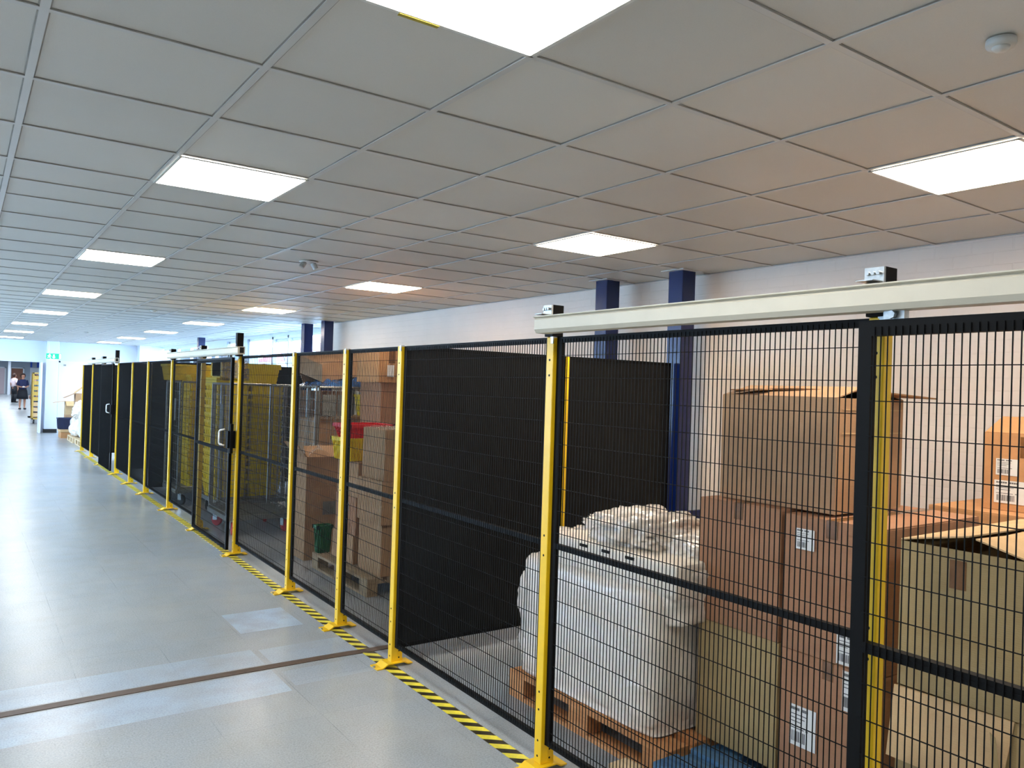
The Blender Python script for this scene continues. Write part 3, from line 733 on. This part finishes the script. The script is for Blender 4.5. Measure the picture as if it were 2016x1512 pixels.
tag(link('film_scrap', B().sheet(lambda u, v: Vector((2.72+.14*u, 3.72+.10*v, .004+.02*abs(noise.noise(Vector((u*5, v*5, 1)))))), 10, 8), 'film_clear', smooth=True), 'small scrap of clear film on the floor left of the orange pallet', 'plastic scrap')

# ------------------------------------------------------------ bay 2
pallet('weathered wooden pallet carrying stacked boxes and the green bin', 2.72, 5.80, 1.2, .8, 'pallet_old')
g = 'boxes on the near end of the weathered pallet'
carton('brown box directly on the near end of the weathered pallet', 2.845, 3.35, 5.82, 6.26, PZ, .565, 'card_brown', tape=False)
carton('brown box in the middle of the stack on the weathered pallet', 2.83, 3.36, 5.80, 6.28, .57, .925, 'card_brown', tape=False)
t = carton('top brown box of the near stack on the weathered pallet, crumpled film on its lid', 2.85, 3.34, 5.81, 6.24, .93, 1.352, 'card_brown', tape=False)
link('film_cover', B().sheet(lambda u, v: Vector((-.25+.5*u, -.22+.44*v, .430+.022*abs(noise.noise(Vector((u*7, v*7, 2)))))), 16, 14), 'film_clear', t, smooth=True)
carton('lower brown box beside the green bin on the weathered pallet', 2.83, 3.40, 6.34, 6.80, PZ, .39, 'card_brown', tape=False)
carton('brown box with two white labels above the green bin', 2.85, 3.38, 6.34, 6.80, .395, .72, 'card_red', labels=(('w', .20, .03, .10, .12), ('w', .22, .20, .09, .08), ('s', .1, .1, .16, .11)), tape=False)
carton('top brown box of the inner pile under the yellow basket', 2.86, 3.38, 6.35, 6.80, .725, 1.03, 'card_brown')
def tote(name, label, x, y, z, w, d, h, mat, rz=0, group=None, ribs=8, flare=.06, cat='crate', lattice=False):
    t = thing(name, label, cat, (x, y, z), rz, group)
    b = B(); tk = .006
    w0, d0 = w-2*flare, d-2*flare
    b.frustum(0, w0, d0, h, w, d, open_top=True)
    b.frustum(tk, w0-2*tk, d0-2*tk, h, w-2*tk, d-2*tk, open_top=True)
    link('basket_body', b, mat, t)
    rim = B()
    for a, c in ((-1, 0), (1, 0)): rim.box(a*w/2-(.012 if a > 0 else .014), -d/2-.014, h-.028, a*w/2+(.014 if a > 0 else .012), d/2+.014, h+.004)
    for a in (-1, 1): rim.box(-w/2-.014, a*d/2-(.012 if a > 0 else .014), h-.028, w/2+.014, a*d/2+(.014 if a > 0 else .012), h+.004)
    link('rim', rim, mat, t)
    rb = B()
    for k in range(ribs):
        for s in (-1, 1):
            f = (k+.5)/ribs-.5
            rb.prism([(f*w0-.005, s*d0/2, 0), (f*w0+.005, s*d0/2, 0), (f*w+.005, s*d/2, h-.02), (f*w-.005, s*d/2, h-.02)], (0, s*.008, 0))
            rb.prism([(s*w0/2, f*d0-.005, 0), (s*w0/2, f*d0+.005, 0), (s*w/2, f*d+.005, h-.02), (s*w/2, f*d-.005, h-.02)], (s*.008, 0, 0))
    link('rib', rb, mat, t)
    return t
tote('plastic_basket', 'yellow ribbed plastic basket under the red one on the inner box pile', 3.00, 6.62, 1.037, .40, .36, .20, 'yellow_plastic', flare=.02, ribs=11)
tote('plastic_basket', 'bright red plastic basket stacked on the yellow basket', 3.02, 6.62, 1.195, .42, .36, .165, 'red_plastic', flare=.05, ribs=9)
tote('plastic_bin', 'green plastic bin on the far corner of the weathered pallet', 2.80, 6.955, PZ, .13, .10, .25, 'green_plastic', flare=.012, ribs=3, cat='bin')
# tall floor stack M
for k, (z0, z1, lb) in enumerate(((0, .31, 'brown box on the floor, bottom of the tall stack left of the weathered pallet'), (.313, .71, 'brown box with a dark clear pocket, middle of the tall floor stack'), (.713, 1.0, 'brown box at the top of the tall floor stack, open with film'))):
    t = carton(lb, 2.745, 3.10, 7.29, 7.66, z0, z1, 'card_brown', tape=False) if k < 2 else carton(lb, 2.745, 3.10, 7.29, 7.66, z0, z1, 'card_brown', open_=(('w', .9, .17), ('e', .5, .16), ('s', 2.4, .15)), bulge=0)
    if k == 1: link('document_pocket', B().box(.0, -.192, .12, .15, -.190, .25), 'grey_sheet', t)
t = tag(link('film_bag', B().sheet(lambda u, v: Vector((2.76+.22*u, 7.27+.25*v, 1.02+.10*math.sin(u*PI)*(.5+.8*abs(noise.noise(Vector((u*5, v*5, 8))))))), 18, 14), 'film_clear', smooth=True), 'crumpled clear plastic bag on top of the tall floor stack', 'plastic bag')
# tall reddish stack T behind
zz = 0
for k, (hh, lb) in enumerate(((.44, 'reddish box on the floor at the foot of the tallest stack'), (.44, 'reddish box second from the floor in the tallest stack'), (.44, 'reddish box third from the floor in the tallest stack'), (.43, 'reddish box just below the tallest stack\'s top box'))):
    carton(lb, 3.50, 4.05, 7.28, 7.78, zz, zz+hh-.005, 'card_red', tape=False); zz += hh
t = carton('lighter orange box with dark tape, top of the tallest stack', 3.46, 4.08, 7.26, 7.80, zz, zz+.34, 'card_orange', tape=False)
link('parcel_tape', B().box(-.20, -.277, .20, -.13, -.2755, .34), 'tape', t); link('label_patch', B().box(-.22, -.277, .06, -.14, -.2758, .18), 'label', t)

# roll cages
def roll_cage(label, cx, cy, wheel='black_rubber', w=.72, d=.82, h=1.68, rz=0, sides='wnes'):
    t = thing('roll_cage', label, 'roll cage', (cx, cy, 0), rz, 'wire roll cages')
    b = B(); zb = .22
    for s in (-1, 1):
        b.box(-w/2, s*d/2-.02, zb-.05, w/2, s*d/2+.02, zb); b.box(s*w/2-.02, -d/2, zb-.05, s*w/2+.02, d/2, zb)
    for k in range(9): b.box(-w/2, -d/2+d*(k+.5)/9-.022, zb-.012, w/2, -d/2+d*(k+.5)/9+.018, zb)
    link('base', b, 'zinc', t)
    for sx in (-1, 1):
        for sy in (-1, 1):
            c = link('castor', B().box(-.03, -.03, .15, .03, .03, .172).box(-.03, -.035, .07, -.024, .03, .16).box(.024, -.035, .07, .03, .03, .16), 'galv', t, loc=(sx*(w/2-.07), sy*(d/2-.07), 0), rot=(0, 0, random.uniform(-.6, .6)))
            link('wheel', B().lathe([(.03, -.018), (.066, -.018), (.0725, -.01), (.0725, .01), (.066, .018), (.03, .018)], 20, mt=Matrix.Translation((0, -.01, .0725)) @ Matrix.Rotation(PI/2, 4, 'Y')), wheel, c, smooth=False)
    def side(p, q):
        p = Vector(p); q = Vector(q); L = (q-p).length; b = B()
        for e in (p, q): b.tube((e.x, e.y, zb), (e.x, e.y, h), .0125, 8)
        b.tube((p.x, p.y, h), (q.x, q.y, h), .0125, 8); b.tube((p.x, p.y, zb+.03), (q.x, q.y, zb+.03), .01, 6)
        n = 14
        for k in range(1, n):
            m = p.lerp(q, k/n); b.tube((m.x, m.y, zb+.03), (m.x, m.y, h), .0022, 4, caps=False)
        z = zb+.13
        while z < h-.04: b.tube((p.x, p.y, z), (q.x, q.y, z), .003, 4, caps=False); z += .12
        link('side_frame', b, 'zinc', t)
    W2, D2 = w/2, d/2
    if 'w' in sides: side((-W2, -D2, 0), (-W2, D2, 0))
    if 'e' in sides: side((W2, -D2, 0), (W2, D2, 0))
    if 'n' in sides: side((-W2+.03, D2, 0), (W2-.03, D2, 0))
    if 's' in sides: side((-W2+.03, -D2, 0), (W2-.03, -D2, 0))
    return t
cA = roll_cage('empty wire roll cage with red castors just behind the middle gate', 2.80, 9.20, 'red_wheel', sides='wen')
link('tag_plate', B().box(-.374, -.1, 1.15, -.370, .02, 1.45), 'grey_sheet', cA)
roll_cage('roll cage of stacked yellow crates behind the empty cage', 3.05, 10.40, sides='wes', w=.82)
cD = roll_cage('roll cage of yellow crates at the left of the middle gate', 2.78, 11.62, sides='wes')
link('tag_plate', B().box(-.374, -.25, 1.15, -.370, -.1, 1.45), 'grey_sheet', cD)
roll_cage('roll cage filled with brown boxes right of the empty cage', 3.86, 9.75, sides='ws')
cF = roll_cage('roll cage with blue film and a tipped box on top', 3.47, 8.36, sides='wens', w=.74, d=.70)
for k, (x, w_) in enumerate(((-.30, .16), (-.12, .17))): link('grey_sheet_panel', B().box(x, -.342, 1.37, x+w_, -.336, 1.60), 'grey_sheet', cF)
# contents of the cages
for k in range(3):
    carton(('bottom', 'middle', 'upper')[k]+' brown box inside the roll cage topped with blue film', 3.14, 3.46, 8.08, 8.6, .225+.37*k, .225+.37*k+.365, ('card_red', 'card_brown', 'card_brown')[k], tape=False)
t = carton('box with green sticker inside the roll cage topped with blue film', 3.475, 3.80, 8.05, 8.55, .225, .66, 'card_brown', tape=False)
carton('second box up on the right inside the roll cage topped with blue film', 3.475, 3.80, 8.05, 8.55, .665, 1.06, 'card_red', tape=False)
t = carton('upper right box with a green sticker inside the blue-topped roll cage', 3.475, 3.80, 8.05, 8.55, 1.065, 1.36, 'card_orange', tape=False)
link('green_sticker', B().box(-.13, -.2535, .19, -.03, -.2525, .23), simple('green sticker', (110, 150, 60), .6), t)
for k in range(4):
    carton('brown box number in roll cage, %s of the stack right of the empty cage' % ('lowest', 'second', 'third', 'topmost')[k], 3.56, 4.16, 9.44, 10.05, .225+.35*k, .225+.35*k+.345, 'card_red' if k % 2 else 'card_brown', tape=False)['label'] = '%s brown box inside the cage right of the empty one' % ('lowest', 'second', 'third', 'topmost')[k]
tipped = carton('big brown box tipped over on the cage with blue film', 3.14, 3.80, 8.12, 8.62, 0, .20, 'card_brown', open_=(('s', 2.2, .2), ('e', 2.1, .25)), bulge=0, rot=(math.radians(192), math.radians(-10), math.radians(8)))
tipped.location = (3.47, 8.40, 2.035)
tag(link('blue_film', B().sheet(lambda u, v: Vector((3.10+.72*u, 8.02+.64*v, 1.69+.19*math.sin(u*PI)*math.sin(v*PI)**.5*(.4+1.1*abs(noise.noise(Vector((u*6, v*5, 4))))))), 36, 28), 'film_blue', smooth=True), 'heap of crumpled blue plastic film on top of a roll cage', 'plastic film')
# yellow crates: nested stacks
cr0 = tote('plastic_crate', 'yellow crate at the top of the right stack above the roll cages', 0, 0, 0, .40, .60, .22, 'yellow_plastic', flare=.03, ribs=6)
first = True
def stack(x, y, z0, n, step, rz, toplabel, label, group):
    global first
    for k in range(n):
        c = cr0 if first else dup(cr0)
        first = False
        c.location = (x, y, z0+k*step); c.rotation_euler = (0, 0, rz)
        c['label'] = toplabel if k == n-1 else label; c['group'] = group
stack(3.18, 10.35, 1.685, 2, .035, 0, 'upper yellow crate of the wide pair on the cage behind the middle gate post', 'lower yellow crate of the wide pair on top of the cages', 'yellow crates on top of the cages')
stack(2.80, 10.35, .225, 14, .095, 0, 'top crate of the left nested stack in the cage behind the empty one', 'nested yellow crate in the left stack of the cage behind the empty one', 'crates nested inside the middle roll cage')
stack(3.24, 10.35, .225, 14, .095, 0, 'top crate of the right nested stack in the cage behind the empty one', 'nested yellow crate in the right stack of the cage behind the empty one', 'crates nested inside the middle roll cage, right stack')
stack(2.78, 11.62, .225, 15, .095, 0, 'top crate inside the cage left of the middle gate', 'nested yellow crate inside the cage left of the middle gate', 'crates nested inside the left roll cage')
stack(2.62, 11.75, 1.70, 1, .06, PI/2, 'yellow crate lying on top of the left roll cage', '', 'yellow crates on top of the cages')
stack(3.45, 11.6, 1.2, 7, .085, 0, 'highest yellow crate of the stack farthest behind the gate', 'yellow crate in the tall stack farthest behind the gate', 'tall yellow stack behind the cages')
stack(3.45, 11.6, .0, 12, .1, 0, 'yellow crate in the lower part of the farthest tall stack', 'yellow crate in the lower part of the farthest tall stack', 'lower part of the farthest stack')
# crates nested on their side, wrapped in film
tt = thing('wrapped_crates', 'row of yellow crates nested on their side in clear film above the cages', 'crates', (2.66, 10.35, 1.70))
for k in range(8):
    b = B().box(k*.036, -.26, .06+.012*(4-abs(k-3)), k*.036+.012, .26, .30-.004*k).box(k*.036, -.2, .05, k*.036+.03, .2, .27-.004*k)
    link('crate', b, 'yellow_soft', tt)
link('film_wrap', B().sheet(lambda u, v: Vector((-.03+.36*u, -.30, .02+.33*v*(1-.25*u)+.01*noise.noise(Vector((u*8, v*6, 0))))), 18, 10), 'film_clear', tt, smooth=True)
link('yellow_base_crate', B().box(-.07, -.30, -.012, .42, .30, .05), 'yellow_plastic', tt)
tote('plastic_crate', 'yellow crate inside the cage right of the red basket', 3.95, 8.35, 1.36, .3, .5, .24, 'yellow_plastic', flare=.02)['label'] = 'yellow crate glimpsed above the red basket behind the post'

# ------------------------------------------------------------ stuff beyond the fence end
pallet('pale pallet with red-brown blocks right beyond the last fence post', 2.36, 21.1, 1.2, .8, 'pallet_pale')
pallet('pale pallet under the white bags, second beyond the last fence post', 2.33, 22.5, 1.2, .8, 'pallet_pale')
tote('plastic_tote', 'navy blue plastic tote near the white door beyond the fence', 2.50, 24.75, .235, .62, .5, .30, 'navy', flare=.02)
ts = thing('cardboard_sheets', 'flat pale sheets lying on a low brown box under the navy tote', 'cardboard', (2.5, 24.75, 0))
link('sheet', B().box(-.28, -.4, .16, .4, .35, .23), 'card_pale', ts, bevel=.01); link('box', B().box(-.26, -.38, 0, .4, .3, .155), 'card_orange', ts)
blob([(2.66, 23.1, .146, .62, 1.1, .62, 3, .2, 2, 61, -.25), (2.56, 22.85, .62, .42, .6, .45, 2.6, .3, 3, 71, -.3)], 'wrapped_bag', 'film_white', None)
tag(bpy.data.objects['wrapped_bag'], 'lumpy white wrapped bag on the second pallet beyond the fence', 'wrapped goods')
blob([(2.72, 21.7, .146, .66, 1.0, .95, 4, .12, 2, 81, -.12)], 'wrapped_sack', 'film_white', None)
tag(bpy.data.objects['wrapped_sack'], 'tall white wrapped sack on the pallet right beyond the last fence post', 'wrapped goods')
carton('pale open box high on the white sack beside the last fence post', 2.50, 2.95, 21.5, 21.95, 1.10, 1.50, 'card_pale', open_=(('w', -.7, .32), ('n', .6, .25)), bulge=0)
carton('upright brown box standing behind the white bags', 2.50, 2.95, 23.75, 24.15, 0, .88, 'card_brown', tape=False)
carton('brown box with long tilted flap on top of the upright box', 2.50, 2.95, 23.75, 24.15, .885, 1.24, 'card_brown', open_=(('w', -.45, .30),), bulge=0)
carton('tall brown box behind the navy tote, foot of the open box', 2.42, 2.85, 25.3, 25.7, 0, .60, 'card_brown', tape=False)
carton('open brown box with raised pale flaps nearest the white door', 2.42, 2.85, 25.3, 25.7, .605, .98, 'card_pale', open_=(('w', -.15, .3), ('s', -.5, .25), ('e', .9, .3)), bulge=0)

# ------------------------------------------------------------ far trolley
t = thing('roll_cage', 'tan and yellow loaded trolley at the edge of the far opening', 'roll cage', (2.38, 32, 0))
b = B()
for sx in (-.35, .35):
    for sy in (-.3, .3): b.box(sx-.02, sy-.02, .15, sx+.02, sy+.02, 1.78)
b.box(-.37, -.32, .15, .37, .32, .2).box(-.37, -.32, 1.74, .37, .32, 1.78)
link('trolley_frame', b, 'tan_yellow', t)
for k in range(8): link('tray', B().box(-.33, -.31, .24+.185*k, .33, .3, .37+.185*k), 'card_pale' if k < 3 else 'tan_yellow', t, bevel=.008)
for sx in (-.3, .3): link('castor', B().lathe([(.065, -.02), (.07, 0), (.065, .02)], 14, mt=Matrix.Translation((sx, -.22, .07)) @ Matrix.Rotation(PI/2, 4, 'Y')), 'black_rubber', t)

# ------------------------------------------------------------ people
def person(label, x, y, s, rz, top, low, legmat, hair, lean=0, skirt=True, armpose=0):
    t = thing('person', label, 'person', (x, y, 0), rz)
    me = bpy.data.meshes.new('body')
    V = []; E = []; R = []
    def v(p, r, par=None):
        V.append(Vector(p)*s); R.append(r*s); i = len(V)-1
        if par is not None: E.append((par, i))
        return i
    pel = v((0, 0, .95), .13); wa = v((0, 0, 1.10), .12, pel); ch = v((0, .0, 1.30), .135, wa); nb = v((0, 0, 1.43), .07, ch); ne = v((0, -.01, 1.50), .048, nb); hd = v((0, -.02, 1.60), .085, ne); tp = v((0, -.015, 1.68), .07, hd)
    for sd in (-1, 1):
        hp = v((sd*.09, 0, .88), .10, pel); kn = v((sd*.095, -.02, .50), .058, hp); cf = v((sd*.10, .015, .33), .052, kn); an = v((sd*.10, .01, .09), .034, cf); to = v((sd*.11, -.13, .035), .032, an)
        sh = v((sd*.17, 0, 1.385), .055, ch)
        el = v((sd*.235, .04, 1.12), .042, sh)
        if armpose: wr = v((sd*.10, -.22, 1.08), .028, el); pm = v((sd*.045, -.27, 1.09), .03, wr); dv = Vector((-sd*.6, -.6, 0))
        else: wr = v((sd*.25, -.03, .90), .028, el); pm = v((sd*.25, -.045, .83), .03, wr); dv = Vector((0, -.1, -1))
        pv = V[pm]/s; dv.normalize(); lat = dv.cross(Vector((sd, 0, .3))).normalized()
        for k, ln in enumerate((.062, .075, .08, .072)):
            a = v(pv+lat*(.018*(k-1.5))+dv*.03, .0095, pm); c = v(V[a]/s+dv*ln*.5, .009, a); v(V[c]/s+dv*ln*.45+Vector((0, .006, -.004)), .008, c)
        a = v(pv+lat*(-.04)+dv*.0, .010, pm); v(V[a]/s+dv*.035-lat*.012, .009, a)
    me.from_pydata(V, E, []); o = bpy.data.objects.new('body', me); COL.objects.link(o); o.parent = t
    md = o.modifiers.new('skin', 'SKIN')
    for i, sv in enumerate(me.skin_vertices[0].data): sv.radius = (R[i], R[i]*(.78 if i < 4 else 1)); sv.use_root = (i == 0)
    sb = o.modifiers.new('sub', 'SUBSURF'); sb.levels = 1; sb.render_levels = 2
    me.materials.append(M['skin'])
    def ring(z, rx, ry, cy=0, n=20, w=0): return [Vector((rx*math.cos(2*PI*i/n)*(1+w*math.sin(5*2*PI*i/n)), cy+ry*math.sin(2*PI*i/n), z))*s for i in range(n)]
    def loft(name, rings, mat):
        b = B(); rs = [[b.bm.verts.new(p) for p in r_] for r_ in rings]
        for A, Q in zip(rs, rs[1:]):
            for i in range(len(A)): b._f([A[i], A[(i+1)%len(A)], Q[(i+1)%len(A)], Q[i]])
        return link(name, b, mat, t, smooth=True, solid=.006)
    loft('top', [ring(.93, .175, .14), ring(1.08, .155, .13), ring(1.25, .185, .15), ring(1.36, .195, .12), ring(1.42, .15, .095), ring(1.455, .085, .075)], top)
    for sd in (-1, 1):
        b = B().tube(Vector((sd*.14, 0, 1.40))*s, Vector((sd*.222, .03, 1.17))*s, .075*s, 12, .062*s, caps=False)
        link('sleeve', b, top, t, smooth=True)
    if skirt: loft('skirt', [ring(1.0, .16, .13), ring(.9, .195, .155), ring(.7, .225, .175, w=.03), ring(.5, .25, .19, w=.05)], low)
    else:
        for sd in (-1, 1):
            b = B().tube(Vector((sd*.085, 0, .98))*s, Vector((sd*.095, -.015, .5))*s, .115*s, 12, .082*s).tube(Vector((sd*.095, -.015, .5))*s, Vector((sd*.10, .01, .07))*s, .082*s, 12, .065*s)
            link('trouser_leg', b, low, t, smooth=True)
    for sd in (-1, 1): link('shoe', B().box(sd*.105*s-.04*s, -.17*s, 0, sd*.105*s+.04*s, .06*s, .07*s), 'shoe', t, bevel=.015)
    # hair
    bm2 = B(); bmesh.ops.create_uvsphere(bm2.bm, u_segments=20, v_segments=14, radius=1)
    for q in bm2.bm.verts:
        p = q.co.copy(); front = max(0, -p.y)*(1 if p.z < .45 else .1)
        q.co = Vector((p.x*.112, .012+p.y*.115+front*.075, 1.635+p.z*(.12 if p.z > 0 else .14)))*s
    link('hair', bm2, hair, t, smooth=True)
    f = B()
    for sd in (-1, 1): f.lathe([(.004, -.011), (.011, 0), (.004, .011)], 8, mt=Matrix.Translation((sd*.032*s, -.098*s, 1.615*s)) @ Matrix.Rotation(PI/2, 4, 'Y'))
    link('eyes', f, 'shoe', t)
    link('nose', B().prism([Vector((-.013, -.095, 1.575))*s, Vector((.013, -.095, 1.575))*s, Vector((0, -.098, 1.62))*s], Vector((0, -.02, -.002))*s), 'skin', t)
    link('mouth', B().box(-.022*s, -.1*s, 1.548*s, .022*s, -.092*s, 1.556*s), 'red_wheel', t)
    return t
p1 = person('person in a navy dress walking in the far corridor, holding something pale', 2.42, 44.6, 1.0, .15, 'dress', 'skirt', 'skin', 'hair', armpose=1)
tag(link('paper_bundle', B().box(-.05, -.03, -.03, .05, .03, .03), 'label', loc=(2.44, 44.3, 1.09), bevel=.008), 'small white bundle held by the person in the navy dress', 'paper')
person('person in a pale top standing farther back by the brown door', 2.55, 55, 1.0, 2.2, 'pinkshirt', 'darkcloth', 'skin', 'hair', skirt=False)
person('person in a grey-green shirt pushing the yellow trolley, mostly hidden', 2.36, 36.0, 1.0, -1.2, 'teal', 'grey_trousers', 'skin', 'hair', skirt=False)
